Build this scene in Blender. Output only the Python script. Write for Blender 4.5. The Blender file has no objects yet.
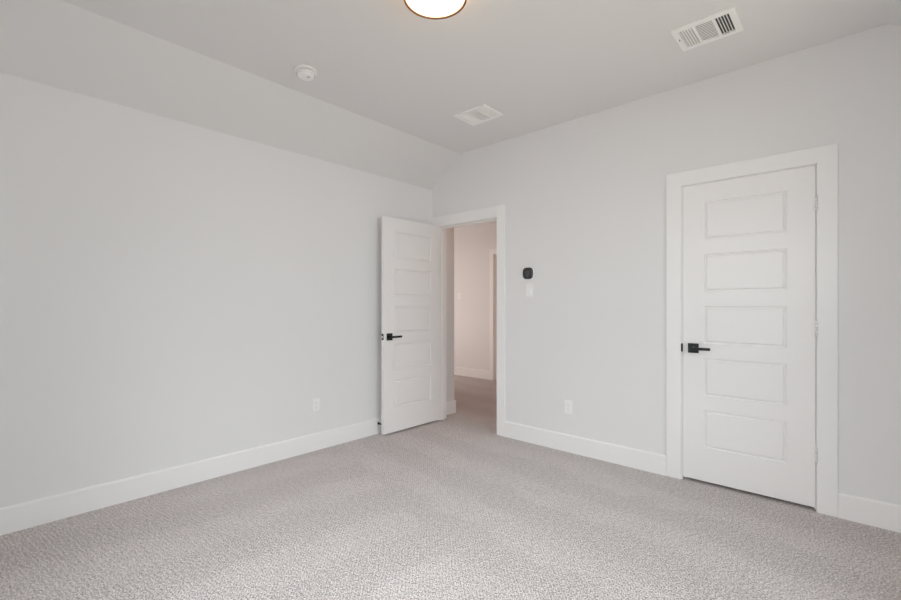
import bpy, bmesh, math
from mathutils import Vector, Matrix

S = bpy.context.scene
COL = S.collection

# ------------------------------------------------------------------ camera
CX, CY, CH = 3.360, -3.395, 1.220
cam_data = bpy.data.cameras.new('camera')
cam = bpy.data.objects.new('camera', cam_data)
COL.objects.link(cam)
cam.location = (CX, CY, CH)
cam.rotation_euler = (math.radians(90), 0, 0.739174)
cam_data.sensor_width = 36.0
cam_data.lens = 36.0 * 443.23 / 901.0
cam_data.shift_y = 5.37 / 901.0
cam_data.clip_start = 0.02
S.camera = cam

# ------------------------------------------------------------------ world, daylight, exposure
S.view_settings.view_transform = 'Standard'
S.view_settings.look = 'None'
S.view_settings.gamma = 1.0
S.view_settings.use_curve_mapping = False
S.view_settings.exposure = 0.06
S.cycles.max_bounces = 14
S.cycles.diffuse_bounces = 10
S.cycles.transparent_max_bounces = 12

world = bpy.data.worlds.new('world')
S.world = world
world.use_nodes = True
bg = world.node_tree.nodes['Background']
bg.inputs['Color'].default_value = (0.62, 0.76, 1.0, 1)
bg.inputs['Strength'].default_value = 0.04


def area(name, loc, target, sx, sy, power, color, spread=180):
    l = bpy.data.lights.new(name, 'AREA')
    l.shape = 'RECTANGLE'
    l.size, l.size_y = sx, sy
    l.energy = power
    l.color = color
    l.spread = math.radians(spread)
    o = bpy.data.objects.new(name, l)
    COL.objects.link(o)
    o.location = loc
    d = Vector(target) - Vector(loc)
    o.rotation_euler = d.to_track_quat('-Z', 'Y').to_euler()
    return o


# the sky outside the window of the right wall and the window behind the camera
area('sky_daylight', (5.6, -1.75, 2.1), (2.6, -1.75, 0.9), 3.6, 2.4, 168, (0.88, 0.94, 1.0))
area('sky_daylight', (2.3, -5.4, 2.3), (2.3, -3.0, 1.0), 3.2, 2.0, 180, (0.93, 0.94, 1.0))
area('high_sky_daylight', (2.3, -5.0, 3.4), (2.3, -3.2, 0.6), 3.2, 1.6, 140, (0.82, 0.91, 1.0))
area('ground_bounce_fill', (5.4, -1.8, -0.1), (4.0, -1.8, 1.4), 3.2, 2.0, 82, (1.0, 0.92, 0.76))  # added upward fill imitating ground bounce, lifts the ceiling
area('ground_bounce_fill', (2.3, -5.4, -0.1), (2.3, -4.0, 1.4), 3.2, 2.0, 28, (1.0, 0.80, 0.60))  # same added fill below the window behind the camera
area('hall_fill', (-1.95, -1.0, 1.4), (-1.95, 0.3, 0.9), 2.6, 1.8, 90, (1.0, 0.85, 0.80))  # added fill through a made-up window, brightens the far hall wall

LAMP_STRENGTH = 4.2
HALL_LAMP_STRENGTH = 13.0

# ------------------------------------------------------------------ materials
def srgb(r, g, b):
    def f(c):
        c /= 255.0
        return c / 12.92 if c <= 0.04045 else ((c + 0.055) / 1.055) ** 2.4
    return (f(r), f(g), f(b), 1)


def mat(name, color, rough=0.6, metal=0.0, bump=None, spec=0.5, coat=0.0):
    m = bpy.data.materials.new(name)
    m.use_nodes = True
    nt = m.node_tree
    b = nt.nodes['Principled BSDF']
    b.inputs['Base Color'].default_value = color
    b.inputs['Roughness'].default_value = rough
    b.inputs['Metallic'].default_value = metal
    b.inputs['Specular IOR Level'].default_value = spec
    b.inputs['Coat Weight'].default_value = coat
    if bump:
        scale, strength, dist = bump
        tc = nt.nodes.new('ShaderNodeTexCoord')
        n = nt.nodes.new('ShaderNodeTexNoise')
        n.inputs['Scale'].default_value = scale
        n.inputs['Detail'].default_value = 3
        bp = nt.nodes.new('ShaderNodeBump')
        bp.inputs['Strength'].default_value = strength
        bp.inputs['Distance'].default_value = dist
        nt.links.new(tc.outputs['Object'], n.inputs['Vector'])
        nt.links.new(n.outputs['Fac'], bp.inputs['Height'])
        nt.links.new(bp.outputs['Normal'], b.inputs['Normal'])
    return m


def emit(name, color, strength):
    m = bpy.data.materials.new(name)
    m.use_nodes = True
    nt = m.node_tree
    nt.nodes.clear()
    o = nt.nodes.new('ShaderNodeOutputMaterial')
    e = nt.nodes.new('ShaderNodeEmission')
    e.inputs['Color'].default_value = color
    e.inputs['Strength'].default_value = strength
    nt.links.new(e.outputs[0], o.inputs['Surface'])
    return m


def glass_pane(name):
    m = bpy.data.materials.new(name)
    m.use_nodes = True
    nt = m.node_tree
    nt.nodes.clear()
    o = nt.nodes.new('ShaderNodeOutputMaterial')
    t = nt.nodes.new('ShaderNodeBsdfTransparent')
    t.inputs['Color'].default_value = (0.95, 0.97, 0.96, 1)
    g = nt.nodes.new('ShaderNodeBsdfGlossy')
    g.inputs['Roughness'].default_value = 0.02
    mx = nt.nodes.new('ShaderNodeMixShader')
    mx.inputs['Fac'].default_value = 0.06
    nt.links.new(t.outputs[0], mx.inputs[1])
    nt.links.new(g.outputs[0], mx.inputs[2])
    nt.links.new(mx.outputs[0], o.inputs['Surface'])
    return m


def carpet_material():
    m = bpy.data.materials.new('carpet')
    m.use_nodes = True
    nt = m.node_tree
    N, L = nt.nodes, nt.links
    b = N['Principled BSDF']
    b.inputs['Roughness'].default_value = 1.0
    b.inputs['Specular IOR Level'].default_value = 0.05
    b.inputs['Sheen Weight'].default_value = 0.25
    b.inputs['Sheen Roughness'].default_value = 0.6
    tc = N.new('ShaderNodeTexCoord')
    wob = N.new('ShaderNodeTexNoise')
    wob.inputs['Scale'].default_value = 9.0
    L.new(tc.outputs['Object'], wob.inputs['Vector'])

    def mth(op, a, c=None, d=None):
        n = N.new('ShaderNodeMath')
        n.operation = op
        for i, v in enumerate((a, c, d)):
            if v is None:
                continue
            if isinstance(v, (int, float)):
                n.inputs[i].default_value = v
            else:
                L.new(v, n.inputs[i])
        return n.outputs[0]

    sep = N.new('ShaderNodeSeparateXYZ')
    L.new(tc.outputs['Object'], sep.inputs[0])
    X, Y = sep.outputs['X'], sep.outputs['Y']
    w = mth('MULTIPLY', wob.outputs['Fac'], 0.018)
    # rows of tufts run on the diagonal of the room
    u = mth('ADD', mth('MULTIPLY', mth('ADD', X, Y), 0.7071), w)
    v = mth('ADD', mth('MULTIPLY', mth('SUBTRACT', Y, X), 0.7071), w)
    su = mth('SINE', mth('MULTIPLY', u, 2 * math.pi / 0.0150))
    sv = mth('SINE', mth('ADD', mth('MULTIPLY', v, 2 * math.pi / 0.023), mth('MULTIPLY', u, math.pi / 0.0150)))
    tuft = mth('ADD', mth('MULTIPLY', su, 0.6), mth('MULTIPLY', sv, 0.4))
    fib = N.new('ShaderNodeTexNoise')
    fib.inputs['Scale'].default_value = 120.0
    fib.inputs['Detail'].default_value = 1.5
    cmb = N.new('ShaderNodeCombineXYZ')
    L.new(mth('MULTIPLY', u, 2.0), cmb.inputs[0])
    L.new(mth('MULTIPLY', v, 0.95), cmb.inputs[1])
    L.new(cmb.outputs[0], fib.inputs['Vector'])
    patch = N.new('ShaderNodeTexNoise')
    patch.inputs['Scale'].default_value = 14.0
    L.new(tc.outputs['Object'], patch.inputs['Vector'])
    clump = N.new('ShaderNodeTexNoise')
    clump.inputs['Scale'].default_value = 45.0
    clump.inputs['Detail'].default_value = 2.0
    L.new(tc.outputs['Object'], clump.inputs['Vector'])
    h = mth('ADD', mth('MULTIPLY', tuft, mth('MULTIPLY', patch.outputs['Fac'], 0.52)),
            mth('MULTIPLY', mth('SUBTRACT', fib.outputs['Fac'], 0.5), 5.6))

    # nap left by the vacuum cleaner: strokes along the far wall, others at right angles nearer the left wall
    big = N.new('ShaderNodeTexNoise')
    big.inputs['Scale'].default_value = 1.3
    big.inputs['Detail'].default_value = 2.0
    L.new(tc.outputs['Object'], big.inputs['Vector'])
    med = N.new('ShaderNodeTexNoise')
    med.inputs['Scale'].default_value = 5.0
    med.inputs['Detail'].default_value = 3.0
    L.new(tc.outputs['Object'], med.inputs['Vector'])
    bent = mth('ADD', mth('MULTIPLY', big.outputs['Fac'], 0.30), mth('MULTIPLY', med.outputs['Fac'], 0.24))

    def strokes(coord, width):
        v = mth('SINE', mth('MULTIPLY', mth('ADD', coord, bent), 2 * math.pi / width))
        r = N.new('ShaderNodeMapRange')
        r.interpolation_type = 'SMOOTHSTEP'
        r.inputs['From Min'].default_value = -0.45
        r.inputs['From Max'].default_value = 0.45
        L.new(v, r.inputs['Value'])
        return r.outputs['Result']

    s1 = strokes(mth('ADD', Y, mth('MULTIPLY', X, 0.10)), 0.52)
    s2 = strokes(mth('ADD', X, mth('MULTIPLY', Y, -0.12)), 0.60)
    side = N.new('ShaderNodeMapRange')
    side.interpolation_type = 'SMOOTHSTEP'
    side.inputs['From Min'].default_value = -0.03
    side.inputs['From Max'].default_value = 0.03
    # the short strokes end on a line from the left wall to the middle of the room
    L.new(mth('ADD', mth('SUBTRACT', -1.55, Y), mth('MULTIPLY', mth('SUBTRACT', 1.2, X), 0.35)), side.inputs['Value'])
    nap = mth('ADD', mth('MULTIPLY', s2, side.outputs['Result']),
              mth('MULTIPLY', s1, mth('SUBTRACT', 1.0, side.outputs['Result'])))
    fade = N.new('ShaderNodeMapRange')
    fade.inputs['From Min'].default_value = 0.38
    fade.inputs['From Max'].default_value = 0.62
    L.new(med.outputs['Fac'], fade.inputs['Value'])
    nap = mth('MULTIPLY', nap, mth('ADD', 0.5, mth('MULTIPLY', fade.outputs['Result'], 0.5)))
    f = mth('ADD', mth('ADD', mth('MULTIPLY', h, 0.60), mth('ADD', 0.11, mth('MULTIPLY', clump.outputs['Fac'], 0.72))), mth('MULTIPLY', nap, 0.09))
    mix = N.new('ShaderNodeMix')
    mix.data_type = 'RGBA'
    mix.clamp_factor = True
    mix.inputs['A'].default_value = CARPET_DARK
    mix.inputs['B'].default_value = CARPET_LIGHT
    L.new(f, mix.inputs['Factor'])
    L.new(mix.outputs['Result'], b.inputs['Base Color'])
    bp = N.new('ShaderNodeBump')
    bp.inputs['Strength'].default_value = 0.5
    bp.inputs['Distance'].default_value = 0.004
    L.new(h, bp.inputs['Height'])
    L.new(bp.outputs['Normal'], b.inputs['Normal'])
    return m


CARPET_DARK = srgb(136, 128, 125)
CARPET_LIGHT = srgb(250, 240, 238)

M_WALL = mat('wall_paint', srgb(237, 236, 236), 0.75, bump=(260, 0.12, 0.002), spec=0.25)
M_CEIL = mat('ceiling_paint', srgb(231, 230, 229), 0.85, bump=(200, 0.15, 0.002), spec=0.2)
M_TRIM = mat('trim_paint', srgb(247, 246, 245), 0.38, spec=0.4)
M_DOOR = mat('door_paint', srgb(246, 244, 243), 0.36, bump=(60, 0.03, 0.001), spec=0.4)
M_PLASTIC = mat('white_plastic', srgb(250, 249, 248), 0.35)
M_SLOT = mat('dark_slot', srgb(110, 107, 104), 0.8)
M_GREY = mat('grey_plastic', srgb(196, 195, 192), 0.5)
M_BLACK = mat('black_metal', srgb(62, 65, 64), 0.28, metal=1.0)
M_RUBBER = mat('black_rubber', srgb(26, 26, 26), 0.75)
M_NICKEL = mat('white_hinge', srgb(244, 243, 242), 0.4)
M_VENT = mat('vent_enamel', srgb(250, 249, 247), 0.4)
M_DUCT_SHADE = mat('duct_shade', srgb(78, 78, 78), 0.8, metal=0.0)  # flat dark colour standing in for shade inside the duct
M_GLOSSBLACK = mat('thermostat_glass', srgb(38, 38, 40), 0.12, coat=0.5)
M_DISPLAY = mat('thermostat_screen', srgb(78, 78, 80), 0.25)
M_BRONZE = mat('bronze_ring', srgb(150, 112, 84), 0.4, metal=0.7)
M_LAMP = emit('lamp_glass', (1.0, 0.64, 0.36, 1), LAMP_STRENGTH)
M_LAMP_HALL = emit('hall_lamp_glass', (1.0, 0.50, 0.26, 1), HALL_LAMP_STRENGTH)
M_PANE = glass_pane('window_pane_glass')
M_CARPET = carpet_material()


# ------------------------------------------------------------------ mesh helpers
def BM():
    return bmesh.new()


def box(bm, x0, x1, y0, y1, z0, z1, mi=0, bevel=0.0, seg=2):
    r = bmesh.ops.create_cube(bm, size=1)
    vs = r['verts']
    for v in vs:
        v.co.x = x0 if v.co.x < 0 else x1
        v.co.y = y0 if v.co.y < 0 else y1
        v.co.z = z0 if v.co.z < 0 else z1
    fs = set(f for v in vs for f in v.link_faces)
    for f in fs:
        f.material_index = mi
    if bevel > 0:
        es = list(set(e for v in vs for e in v.link_edges))
        bmesh.ops.bevel(bm, geom=es, offset=bevel, segments=seg, affect='EDGES', profile=0.5, clamp_overlap=True)
    return vs


def prism(bm, pts, axis, a, b, mi=0, bevel=0.0, bevel_face=None):
    """extrude a 2-D polygon. axis 'y': pts are (x, z); 'x': (y, z); 'z': (x, y)"""
    def P(p, t):
        if axis == 'y':
            return (p[0], t, p[1])
        if axis == 'x':
            return (t, p[0], p[1])
        return (p[0], p[1], t)
    A = [bm.verts.new(P(p, a)) for p in pts]
    B = [bm.verts.new(P(p, b)) for p in pts]
    fa = bm.faces.new(A)
    fb = bm.faces.new(list(reversed(B)))
    side = []
    n = len(pts)
    for i in range(n):
        j = (i + 1) % n
        side.append(bm.faces.new((A[j], A[i], B[i], B[j])))
    for f in [fa, fb] + side:
        f.material_index = mi
    bmesh.ops.recalc_face_normals(bm, faces=[fa, fb] + side)
    if bevel > 0:
        f = fa if bevel_face == 'a' else fb
        bmesh.ops.bevel(bm, geom=list(f.edges), offset=bevel, segments=2, affect='EDGES', profile=0.5)


def lathe(bm, prof, seg=48, mi=0, cap=True, centre=(0, 0, 0), axis='z'):
    """prof: list of (radius, height)"""
    rings = []
    for r, h in prof:
        ring = []
        for k in range(seg):
            t = 2 * math.pi * k / seg
            x, y = r * math.cos(t), r * math.sin(t)
            if axis == 'z':
                co = (centre[0] + x, centre[1] + y, centre[2] + h)
            elif axis == 'y':
                co = (centre[0] + x, centre[1] + h, centre[2] + y)
            else:
                co = (centre[0] + h, centre[1] + x, centre[2] + y)
            ring.append(bm.verts.new(co))
        rings.append(ring)
    fs = []
    for a, b in zip(rings, rings[1:]):
        for k in range(seg):
            j = (k + 1) % seg
            f = bm.faces.new((a[k], a[j], b[j], b[k]))
            f.smooth = True
            f.material_index = mi
            fs.append(f)
    if cap:
        for ring in (rings[0], rings[-1]):
            f = bm.faces.new(ring)
            f.material_index = mi
            fs.append(f)
    bmesh.ops.recalc_face_normals(bm, faces=fs)


def obj(name, bm, mats, parent=None, loc=None, rot=None):
    me = bpy.data.meshes.new(name)
    bm.normal_update()
    bm.to_mesh(me)
    bm.free()
    if not isinstance(mats, (list, tuple)):
        mats = [mats]
    for m in mats:
        me.materials.append(m)
    o = bpy.data.objects.new(name, me)
    COL.objects.link(o)
    if parent:
        o.parent = parent
    if loc:
        o.location = loc
    if rot:
        o.rotation_euler = rot
    return o


def structure(name, bm, mats, label=None, loc=None, rot=None):
    o = obj(name, bm, mats, None, loc, rot)
    o['kind'] = 'structure'
    if label:
        o['label'] = label
    return o


def thing(name, label, cat, loc=(0, 0, 0), rot=(0, 0, 0), group=None):
    o = bpy.data.objects.new(name, None)
    COL.objects.link(o)
    o.empty_display_size = 0.05
    o.location = loc
    o.rotation_euler = rot
    o['label'] = label
    o['category'] = cat
    if group:
        o['group'] = group
    return o


def copy_tree(o, parent=None):
    c = o.copy()
    COL.objects.link(c)
    if parent:
        c.parent = parent
    for ch in list(o.children):
        copy_tree(ch, c)
    return c


# ------------------------------------------------------------------ room shell
ZC, ZK, SL = 2.757, 2.460, 0.405        # ceiling, knee of the slope, run of the slope
W, D, T = 3.90, 3.85, 0.115             # room width, depth, wall thickness
HX0, HX1, HY = -3.4, 1.95, 2.43         # hall
CZ = 0.01

bm = BM(); box(bm, -3.5, 4.02, -D - T, HY + 1.3, -0.12, 0.0)
structure('floor', bm, M_CARPET, 'light greige textured carpet with vacuum strokes')

bm = BM()
prism(bm, [(0, ZK), (SL, ZC), (W - SL, ZC), (W, ZK), (W + T, ZK), (W + T, ZC + 0.12), (-T, ZC + 0.12), (-T, ZK)],
      'y', -D - T, 0.0)
structure('ceiling', bm, M_CEIL, 'flat ceiling with sloped sides')
bm = BM(); box(bm, -3.5, W + T, 0.0 + T, HY + 1.3, ZC, ZC + 0.12)
structure('ceiling_hall', bm, M_CEIL, 'flat ceiling of the hall')

# far wall (photo right half): closet door opening and doorway opening are notches in its outline
O1a, O1b, OZ1 = 0.080, 0.881, 2.068     # doorway rough opening
O2a, O2b, OZ2 = 2.448, 3.213, 2.068     # closet rough opening
bm = BM()
prism(bm, [(0, 0), (O1a, 0), (O1a, OZ1), (O1b, OZ1), (O1b, 0), (O2a, 0), (O2a, OZ2), (O2b, OZ2), (O2b, 0),
           (W, 0), (W, ZK), (W, ZC + .12), (0, ZC + .12)], 'y', 0.0, T)
structure('wall_back', bm, M_WALL, 'grey painted wall with doorway and closet door')

bm = BM(); box(bm, -T, 0, -D - T, T, 0, ZK)
box(bm, -T, 0, 0.0, T, ZK, ZC + .12)
structure('wall_left', bm, M_WALL, 'blank grey painted wall on the left')
WZ0, WZ1 = 0.62, 2.12
RW0, RW1 = -2.75, -0.85                  # window of the right wall (outside the picture)
bm = BM()
for a, b, c, d in ((-D - T, RW0, 0, ZK), (RW1, 0.9, 0, ZK), (RW0, RW1, 0, WZ0), (RW0, RW1, WZ1, ZK)):
    box(bm, W, W + T, a, b, c, d)
structure('wall_right', bm, M_WALL)

# wall behind the camera with one window
FW0, FW1 = 1.45, 3.15
bm = BM()
for a, b, c, d in ((0, FW0, 0, ZK), (FW1, W, 0, ZK), (FW0, FW1, 0, WZ0), (FW0, FW1, WZ1, ZK)):
    box(bm, a, b, -D - T, -D, c, d)
prism(bm, [(0, ZK), (W, ZK), (W - SL, ZC), (SL, ZC)], 'y', -D - T, -D)
structure('wall_front', bm, M_WALL)


def window(name, half, loc, rotz):
    """local: room side towards +y, wall plane at y = 0"""
    a, b, fw = -half, half, 0.05
    y0, y1 = -0.095, -0.035
    bm = BM()
    box(bm, a, a + fw, y0, y1, WZ0, WZ1); box(bm, b - fw, b, y0, y1, WZ0, WZ1)
    box(bm, a + fw, b - fw, y0, y1, WZ0, WZ0 + fw); box(bm, a + fw, b - fw, y0, y1, WZ1 - fw, WZ1)
    zm = (WZ0 + WZ1) / 2
    box(bm, a + fw, b - fw, y0 + .01, y1 - .01, zm - .02, zm + .02)
    w = structure(name, bm, M_TRIM, loc=loc, rot=(0, 0, rotz))
    bm = BM(); box(bm, a + fw, b - fw, -0.068, -0.064, WZ0 + fw, WZ1 - fw)
    obj('pane', bm, M_PANE, w)
    bm = BM(); box(bm, a - .06, b + .06, 0, 0.05, WZ0 - .025, WZ0, bevel=0.004)
    obj('window_sill', bm, M_TRIM, w)


window('window_1', (FW1 - FW0) / 2, ((FW0 + FW1) / 2, -D, 0), 0)
window('window_2', (RW1 - RW0) / 2, (W, (RW0 + RW1) / 2, 0), math.radians(90))

# hall walls
HW0, HW1 = -2.70, -1.20                  # unseen hall window, made up to admit the added hall light
bm = BM()
for a, b, c, d in ((HX0, HW0, 0, ZC), (HW1, -T, 0, ZC), (HW0, HW1, 0, WZ0), (HW0, HW1, WZ1, ZC)):
    box(bm, a, b, 0.25, 0.353, c, d)
box(bm, -T, 0.0, T, 0.353, 0, ZC)
structure('wall_hall_near', bm, M_WALL)
window('added_window_3', (HW1 - HW0) / 2, ((HW0 + HW1) / 2, 0.353, 0), 0)
F0, F1 = -0.985, -0.20                   # door opening across the hall
bm = BM()
prism(bm, [(HX0, 0), (F0 - .02, 0), (F0 - .02, 2.068), (F1 + .02, 2.068), (F1 + .02, 0), (HX1, 0), (HX1, ZC), (HX0, ZC)],
      'y', HY, HY + T)
structure('wall_hall_far', bm, M_WALL)
bm = BM(); box(bm, HX0 - T, HX0, 0.25, HY + T, 0, ZC)
structure('wall_hall_left', bm, M_WALL)
bm = BM(); box(bm, HX1, HX1 + T, T, HY + T, 0, ZC)
structure('wall_hall_right', bm, M_WALL)
bm = BM(); box(bm, HX1 + T, W, 0.78, 0.78 + T, 0, ZC)
structure('wall_closet', bm, M_WALL)


# ------------------------------------------------------------------ casings and jambs
def casing(name, xo0, xi0, xi1, xo1, zi, zo, yf, yb, label=None):
    bm = BM()
    prism(bm, [(xo0, 0), (xi0, 0), (xi0, zi), (xi1, zi), (xi1, 0), (xo1, 0), (xo1, zo), (xo0, zo)],
          'y', yf, yb, bevel=0.0025, bevel_face='a')
    return structure(name, bm, M_TRIM, label)


def jamb(name, a, b, z, y0, y1, ys0, ys1, label=None):
    """a, b: clear opening; stop strip between ys0 and ys1"""
    bm = BM()
    prism(bm, [(a - .0195, 0), (a, 0), (a, z), (b, z), (b, 0), (b + .0195, 0), (b + .0195, z + .0175), (a - .0195, z + .0175)],
          'y', y0, y1)
    prism(bm, [(a, 0), (a + .011, 0), (a + .011, z - .011), (b - .011, z - .011), (b - .011, 0), (b, 0), (b, z), (a, z)],
          'y', ys0, ys1)
    return structure(name, bm, M_TRIM, label)


casing('trim_1', 0.0015, 0.094, 0.866, 0.956, 2.056, 2.158, -0.0155, 0.0, 'flat white casing around the open doorway')
jamb('trim_2', 0.100, 0.861, 2.050, 0.0, T, 0.040, 0.075, 'white jamb of the open doorway')
casing('trim_3', 2.366, 2.461, 3.1965, 3.290, 2.0555, 2.154, -0.0155, 0.0, 'flat white casing around the closet door')
t4 = jamb('trim_4', 2.468, 3.193, 2.053, 0.0, T, 0.042, 0.075, 'white jamb of the closet door')
bm = BM(); box(bm, 2.4612, 2.4700, -0.0145, -0.0005, 0.897, 0.953, bevel=0.001)
obj('strike_plate', bm, M_BLACK, t4)['label'] = 'black strike plate'
casing('trim_5', F0 - .085, F0 - .006, F1 + .006, F1 + .085, 2.055, 2.135, HY - 0.018, HY, 'white casing of the door across the hall')
jamb('trim_6', F0, F1, 2.050, HY, HY + T, HY + .03, HY + .065)

BBH, BBT = 0.143, 0.0155


def base_profile():
    return [(0, 0), (BBT, 0), (BBT, BBH - 0.009), (BBT - 0.0035, BBH - 0.003), (BBT - 0.007, BBH), (0, BBH)]


def baseboard(name, p0, p1, nx, ny, label=None):
    """runs from p0 to p1, profile grows towards (nx, ny)"""
    bm = BM()
    A, B = [], []
    for d, z in base_profile():
        A.append(bm.verts.new((p0[0] + nx * d, p0[1] + ny * d, z)))
        B.append(bm.verts.new((p1[0] + nx * d, p1[1] + ny * d, z)))
    fs = [bm.faces.new(A), bm.faces.new(list(reversed(B)))]
    n = len(A)
    for i in range(n):
        j = (i + 1) % n
        fs.append(bm.faces.new((A[j], A[i], B[i], B[j])))
    bmesh.ops.recalc_face_normals(bm, faces=fs)
    return structure(name, bm, M_TRIM, label)


baseboard('baseboard_left', (0, -D), (0, -0.016), 1, 0, 'tall white baseboard along the left wall')
baseboard('baseboard_back', (0.9565, 0), (2.3655, 0), 0, -1, 'tall white baseboard between the doorway and the closet door')
baseboard('baseboard_back', (3.2905, 0), (W - BBT, 0), 0, -1, 'tall white baseboard to the right of the closet door')
baseboard('baseboard_right', (W, -D), (W, 0), -1, 0)
baseboard('baseboard_front', (BBT, -D), (W - BBT, -D), 0, 1)
baseboard('baseboard_hall_far', (HX0 + BBT, HY), (F0 - .0855, HY), 0, -1, 'white baseboard across the hall')
# short return wrapping the wall corner just inside the hall
bm = BM()
box(bm, 0.0, BBT, 0.135, 0.353 + BBT, 0, BBH, bevel=0.003)
box(bm, HX0 + BBT, 0.001, 0.353, 0.353 + BBT, 0, BBH, bevel=0.003)
structure('baseboard_hall_near', bm, M_TRIM, 'white baseboard wrapping the hall wall corner')


# ------------------------------------------------------------------ doors
def door_leaf(width, z0, z1, th, panels, px0, px1, front_only=False):
    """leaf in local space: x 0..width, y 0 (face A) .. th (face B), five recessed moulded panels each face"""
    bm = BM()
    prof = [(0.0, 0.0), (0.0030, 0.0100), (0.0060, 0.0125), (0.0110, 0.0125), (0.0185, 0.0020), (0.0210, 0.0014)]
    for side in (0, 1):
        y = 0.0 if side == 0 else th
        s = 1 if side == 0 else -1
        fs = []

        def V(x, z, d=0.0):
            return bm.verts.new((x, y + s * d, z))

        def quad(x0, x1, za, zb):
            fs.append(bm.faces.new((V(x0, za), V(x1, za), V(x1, zb), V(x0, zb))))
        quad(0, px0, z0, z1)
        quad(px1, width, z0, z1)
        zs = [z0] + [v for p in panels for v in p] + [z1]
        for i in range(0, len(zs), 2):
            quad(px0, px1, zs[i], zs[i + 1])
        for pa, pb in panels:
            prev = None
            for ins, dep in prof:
                ring = [V(px0 + ins, pa + ins, dep), V(px1 - ins, pa + ins, dep),
                        V(px1 - ins, pb - ins, dep), V(px0 + ins, pb - ins, dep)]
                if prev:
                    for k in range(4):
                        j = (k + 1) % 4
                        fs.append(bm.faces.new((prev[k], prev[j], ring[j], ring[k])))
                prev = ring
            fs.append(bm.faces.new(prev))
    bmesh.ops.remove_doubles(bm, verts=bm.verts[:], dist=1e-5)
    # edges of the leaf
    e = []
    for (xa, xb, za, zb) in ((0, 0, z0, z1), (width, width, z0, z1)):
        e.append(bm.faces.new([bm.verts.new(c) for c in ((xa, 0, za), (xa, th, za), (xa, th, zb), (xa, 0, zb))]))
    for z in (z0, z1):
        e.append(bm.faces.new([bm.verts.new(c) for c in ((0, 0, z), (width, 0, z), (width, th, z), (0, th, z))]))
    bmesh.ops.remove_doubles(bm, verts=bm.verts[:], dist=1e-5)
    bmesh.ops.recalc_face_normals(bm, faces=bm.faces[:])
    return bm


PANELS = [(0.250 + 0.3545 * k, 0.506 + 0.3545 * k) for k in range(5)]


def handle(parent, x, y, z, out, dirx, label=None):
    """lever on the face at y; out = -1/+1 normal along y; lever points to dirx"""
    bm = BM()
    r = 0.033
    ya, yb = sorted((y, y + out * 0.009))
    box(bm, x - r, x + r, ya, yb, z - r, z + r, bevel=0.0015)
    hnd = obj('door_handle', bm, M_BLACK, parent)
    if label:
        hnd['label'] = label
    bm = BM()
    lathe(bm, [(0.011, 0), (0.011, out * 0.036)], 24, centre=(x, y + out * 0.009, z), axis='y')
    ya, yb = sorted((y + out * 0.045, y + out * 0.056))
    xa, xb = sorted((x - dirx * 0.012, x + dirx * 0.112))
    box(bm, xa, xb, ya, yb, z - 0.0095, z + 0.0095, bevel=0.003)
    obj('lever', bm, M_BLACK, hnd)
    bm = BM()
    lathe(bm, [(0.0035, 0), (0.0035, out * 0.003)], 12, centre=(x, y + out * 0.009, z - 0.022), axis='y')
    obj('pin', bm, M_RUBBER, hnd)
    return hnd


def hinge(parent, x, y, z, s=-1):
    """painted butt hinge: knuckle barrel in five pieces with a tip, and the edge of its leaf"""
    bm = BM()
    for k in range(5):
        lathe(bm, [(0.0070, 0.0), (0.0070, 0.0168)], 16, centre=(x, y, z - 0.0445 + k * 0.0178), axis='z')
    lathe(bm, [(0.0045, 0), (0.0045, 0.004)], 12, centre=(x, y, z + 0.0445), axis='z')
    box(bm, x - 0.0035, x - 0.0010, y, 0.012, z - 0.0445, z + 0.0445)
    return obj('hinge', bm, M_NICKEL, parent)


# closet door (closed, hinged on its right edge, local origin at floor, left edge)
LW2 = 3.190 - 2.471
bm = door_leaf(LW2, 0.022, 2.0505, 0.035, PANELS, 0.131, LW2 - 0.137)
d2 = structure('door_2', bm, M_DOOR, 'closed white five-panel closet door with black lever handle', loc=(2.471, 0.002, 0))
handle(d2, 0.0660, 0.0, 0.925, -1, 1, 'black square lever handle')
for z in (1.825, 1.083, 0.340):
    hinge(d2, LW2 + 0.0035, -0.0245, z)
bm = BM(); box(bm, -0.0012, 0.0, 0.004, 0.031, 0.925 - .028, 0.925 + .028)
obj('latch_plate', bm, M_BLACK, d2)

# open door: local x runs from hinge to free edge
LW1 = 0.752
bm = door_leaf(LW1, 0.020, 2.0500, 0.035, PANELS, 0.131, LW1 - 0.131)
ang = math.radians(-90 + 0.2)
# closed it would lie along +x; swung into the room its hall face looks to +x
d1 = structure('door_1', bm, M_DOOR, 'white five-panel door standing open against the left wall',
               loc=(0.0970, -0.0215, 0), rot=(0, 0, ang))
handle(d1, LW1 - 0.064, 0.035, 0.925, 1, -1, 'black square lever handle')
handle(d1, LW1 - 0.064, 0.0, 0.925, -1, -1, 'black square lever handle on the side facing the wall')
bm = BM()
box(bm, LW1, LW1 + 0.0012, 0.005, 0.030, 0.925 - .028, 0.925 + .028)
obj('latch_plate', bm, M_BLACK, d1)
bm = BM()
prism(bm, [(LW1 + .0012, 0.010), (LW1 + .010, 0.013), (LW1 + .012, 0.024), (LW1 + .0012, 0.024)], 'z', 0.916, 0.934)
obj('latch_bolt', bm, M_NICKEL, d1)
for z in (1.825, 1.083, 0.340):
    hinge(d1, 0.004, -0.008, z)

# door across the hall, closed, at the back of its jamb
bm = door_leaf(F1 - F0 - .006, 0.018, 2.0465, 0.035, PANELS, 0.131, F1 - F0 - .006 - 0.131)
d3 = structure('door_3', bm, M_DOOR, 'white door across the hall', loc=(F0 + .003, HY + .068, 0))


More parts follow.
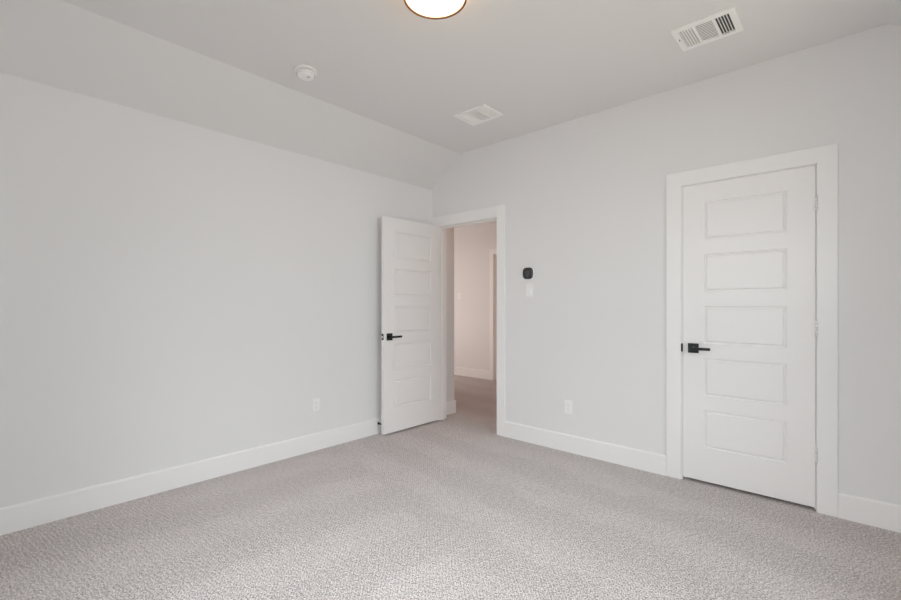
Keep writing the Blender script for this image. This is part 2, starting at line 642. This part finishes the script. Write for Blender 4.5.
# ------------------------------------------------------------------ wall plates
def plate(name, label, cat, loc, rotz, kind, group=None):
    """local: plate faces -y, centre at origin"""
    t = thing(name, label, cat, loc, (0, 0, rotz), group)
    bm = BM()
    box(bm, -0.035, 0.035, -0.006, 0.0, -0.0575, 0.0575, bevel=0.0035, seg=3)
    obj('cover_plate', bm, M_PLASTIC, t)
    if kind == 'outlet':
        bm = BM()
        box(bm, -0.0168, 0.0168, -0.0075, -0.0058, -0.0335, 0.0335, bevel=0.0006)
        f = obj('socket_insert', bm, M_PLASTIC, t)
        for zc in (-0.019, 0.019):
            for x, w in ((-0.0065, 0.0008), (0.0065, 0.0008)):
                bm = BM(); box(bm, x - w, x + w, -0.0078, -0.0070, zc, zc + 0.0065)
                obj('slot', bm, M_SLOT, f)
            bm = BM(); lathe(bm, [(0.0019, -0.0078), (0.0019, -0.0070)], 12, centre=(0, 0, zc - 0.007), axis='y')
            obj('ground_slot', bm, M_SLOT, f)
    else:
        bm = BM()
        prism(bm, [(-0.0058, -0.0335), (-0.0078, -0.0335), (-0.0112, 0.0), (-0.0078, 0.0335), (-0.0058, 0.0335)],
              'x', -0.0165, 0.0165)
        obj('rocker', bm, M_PLASTIC, t)
    for s in (-1, 1):
        bm = BM()
        lathe(bm, [(0.0028, -0.0068), (0.0028, -0.0058)], 12, centre=(0, 0, s * 0.0475), axis='y')
        obj('screw', bm, M_PLASTIC, t)
    return t


plate('wall_outlet', 'white double outlet low on the wall between doorway and closet', 'outlet',
      (1.598, 0.0, 0.372), 0, 'outlet')
plate('wall_outlet', 'white double outlet low on the blank left wall', 'outlet',
      (0.0, -1.396, 0.379), math.radians(90), 'outlet')
plate('light_switch', 'white rocker light switch under the black thermostat', 'switch',
      (1.219, 0.0, 1.352), 0, 'switch')
plate('light_switch', 'small white light switch on the hall wall seen through the doorway', 'switch',
      (-1.735, HY, 1.385), 0, 'switch')

# thermostat
t = thing('thermostat', 'black rounded-square thermostat beside the open doorway', 'thermostat', (1.213, 0.0, 1.505))


def squircle(r, n=3.2, seg=48):
    pts = []
    for k in range(seg):
        a = 2 * math.pi * k / seg
        c, s = math.cos(a), math.sin(a)
        pts.append((r * math.copysign(abs(c) ** (2 / n), c), r * math.copysign(abs(s) ** (2 / n), s)))
    return pts


def squircle_stack(bm, prof):
    rings = []
    for r, y in prof:
        rings.append([bm.verts.new((x, y, z)) for x, z in squircle(r)])
    fs = []
    for a, b in zip(rings, rings[1:]):
        n = len(a)
        for k in range(n):
            j = (k + 1) % n
            f = bm.faces.new((a[k], a[j], b[j], b[k])); f.smooth = True
            fs.append(f)
    fs.append(bm.faces.new(rings[0])); fs.append(bm.faces.new(rings[-1]))
    bmesh.ops.recalc_face_normals(bm, faces=fs)


bm = BM(); squircle_stack(bm, [(0.0530, 0.0), (0.0530, -0.010), (0.0515, -0.012)])
o = obj('back_plate', bm, M_PLASTIC, t); o['label'] = 'white back plate'
bm = BM(); squircle_stack(bm, [(0.0505, -0.012), (0.0515, -0.016), (0.0515, -0.022), (0.0490, -0.026), (0.044, -0.0275)])
o = obj('housing', bm, M_GLOSSBLACK, t); o['label'] = 'glossy black housing'
bm = BM(); lathe(bm, [(0.026, -0.0272), (0.026, -0.0283), (0.0245, -0.0286)], 40, axis='y')
obj('display', bm, M_DISPLAY, t)

# spring door stop on the left baseboard
t = thing('door_stop', 'small black door stop on the left baseboard behind the open door', 'door stop', (BBT, -0.742, 0.098))
bm = BM(); lathe(bm, [(0.013, 0), (0.013, 0.003), (0.008, 0.010), (0.0, 0.0105)], 20, axis='x', cap=False)
obj('base', bm, M_BLACK, t)
bm = BM()
prof = []
for k in range(15):
    prof += [(0.0042, 0.009 + k * 0.0024), (0.0058, 0.0102 + k * 0.0024)]
lathe(bm, prof, 16, axis='x')
obj('spring', bm, M_BLACK, t)
bm = BM(); lathe(bm, [(0.0075, 0.044), (0.0085, 0.046), (0.0085, 0.056), (0.006, 0.059)], 20, axis='x')
obj('rubber_tip', bm, M_RUBBER, t)


# ------------------------------------------------------------------ ceiling fixtures
def flush_light(name, label, loc, lampmat):
    t = thing(name, label, 'ceiling light', loc)
    bm = BM(); lathe(bm, [(0.148, 0.0), (0.148, -0.012), (0.144, -0.014)], 64)
    obj('canopy', bm, M_PLASTIC, t)
    bm = BM()
    lathe(bm, [(0.141, -0.014), (0.141, -0.082), (0.138, -0.0862), (0.11, -0.0895), (0.07, -0.092), (0.03, -0.0932), (0.004, -0.0935)], 64)
    o = obj('lamp_shade', bm, lampmat, t); o['label'] = 'glowing white glass'
    bm = BM()
    lathe(bm, [(0.1415, -0.078), (0.1500, -0.078), (0.1505, -0.080), (0.1505, -0.089), (0.1490, -0.0905), (0.1415, -0.0905), (0.1415, -0.078)], 72, cap=False)
    o = obj('rim', bm, M_BRONZE, t); o['label'] = 'thin bronze rim'
    return t


flush_light('flush_mount_light', 'round flush-mount ceiling light, lit, with a thin bronze rim', (1.895, -1.896, ZC), M_LAMP)
flush_light('flush_mount_light', 'round flush-mount ceiling light of the hall', (0.55, 1.25, ZC), M_LAMP_HALL)

# smoke detector
t = thing('smoke_detector', 'round white smoke detector near the sloped side of the ceiling', 'smoke detector', (0.710, -1.892, ZC))
bm = BM(); lathe(bm, [(0.069, 0.0), (0.070, -0.003), (0.070, -0.012), (0.066, -0.0155)], 56)
obj('base', bm, M_PLASTIC, t)
bm = BM(); lathe(bm, [(0.0545, -0.0155), (0.0545, -0.0195)], 48)
o = obj('gap_ring', bm, M_SLOT, t); o['label'] = 'dark gap ring'
bm = BM(); lathe(bm, [(0.0590, -0.0190), (0.0592, -0.0230), (0.0530, -0.0400), (0.0460, -0.0470), (0.0400, -0.0490), (0.004, -0.0500)], 56)
body = obj('body', bm, M_PLASTIC, t)
bm = BM()
for k in range(28):
    a = 2 * math.pi * k / 28
    c, s = math.cos(a), math.sin(a)
    r = bmesh.ops.create_cube(bm, size=1)
    for v in r['verts']:
        x, y, z = v.co.x * 0.0012, v.co.y * 0.006, v.co.z * 0.011
        y += 0.0545
        v.co = Vector((x * c - y * s, x * s + y * c, z - 0.033))
obj('intake_slots', bm, M_GREY, body)
bm = BM(); lathe(bm, [(0.009, -0.0494), (0.009, -0.0515), (0.007, -0.052)], 24, centre=(0.020, 0.008, 0))
obj('test_button', bm, M_GREY, body)


def ceiling_vent(loc, backing, backlabel, levermat):
    """three-way register, long side along x, hangs below the ceiling plane"""
    t = thing('ceiling_vent', '', 'ceiling vent', loc)
    LX, LY = 0.153, 0.125
    # frame with raised lip and three windows
    xs = [(-0.120, -0.052), (-0.040, 0.042), (0.054, 0.122)]
    ya, yb = -0.096, 0.096
    bm = BM()
    zb = -0.0105
    box(bm, -LX, LX, -LY, ya, zb, 0)
    box(bm, -LX, LX, yb, LY, zb, 0)
    cuts = [-LX] + [v for p in xs for v in p] + [LX]
    for i in range(0, len(cuts), 2):
        box(bm, cuts[i], cuts[i + 1], ya, yb, zb, 0)
    obj('frame', bm, M_VENT, t)
    bm = BM()
    box(bm, -LX + .014, LX - .014, ya - .004, yb + .004, -0.0008, -0.0001)
    o = obj('damper_backing', bm, backing, t); o['label'] = backlabel  # thin sheet; its dark colour on the first vent replaces duct shade
    for i, (a, b) in enumerate(xs):
        bm = BM()
        if i == 1:
            n = 12
            for k in range(n):
                y = ya + (k + 0.5) * (yb - ya) / n
                vs = box(bm, a, b, -0.0072, 0.0072, -0.0005, 0.0005)
                bmesh.ops.rotate(bm, verts=vs, cent=(0, 0, 0), matrix=Matrix.Rotation(math.radians(10), 3, 'X'))
                bmesh.ops.translate(bm, verts=vs, vec=(0, y, -0.0060))
        else:
            n = 5
            sgn = -1 if i == 0 else 1
            for k in range(n + 1):
                x = a + k * (b - a) / n
                hw = 0.0054 if i == 0 else 0.0042
                vs = box(bm, -hw, hw, ya, yb, -0.0005, 0.0005)
                bmesh.ops.rotate(bm, verts=vs, cent=(0, 0, 0), matrix=Matrix.Rotation(math.radians(sgn * 38), 3, 'Y'))
                bmesh.ops.translate(bm, verts=vs, vec=(x, 0, -0.0055))
        obj('louver', bm, M_VENT, t)
    bm = BM(); box(bm, -0.137, -0.134, -0.024, -0.012, -0.017, -0.010)
    obj('damper_lever', bm, levermat, t)
    for s in (-1, 1):
        bm = BM(); lathe(bm, [(0.004, -0.0120), (0.004, -0.0104)], 14, centre=(s * 0.1445 if s > 0 else -0.1445, 0.0, 0))
        obj('screw', bm, M_VENT, t)
    return t


v1 = ceiling_vent((2.752, -0.605, ZC), M_DUCT_SHADE, 'dark sheet painted as duct shade behind the louvers', M_SLOT)
v1['label'] = 'white slatted ceiling vent with dark slots above the closet door'
v2 = ceiling_vent((1.118, -0.602, ZC), M_VENT, 'closed white damper', M_VENT)
v2['label'] = 'pale ceiling vent near the doorway, its slots barely visible'
for v in (v1, v2):
    v['group'] = 'three-section ceiling vents'
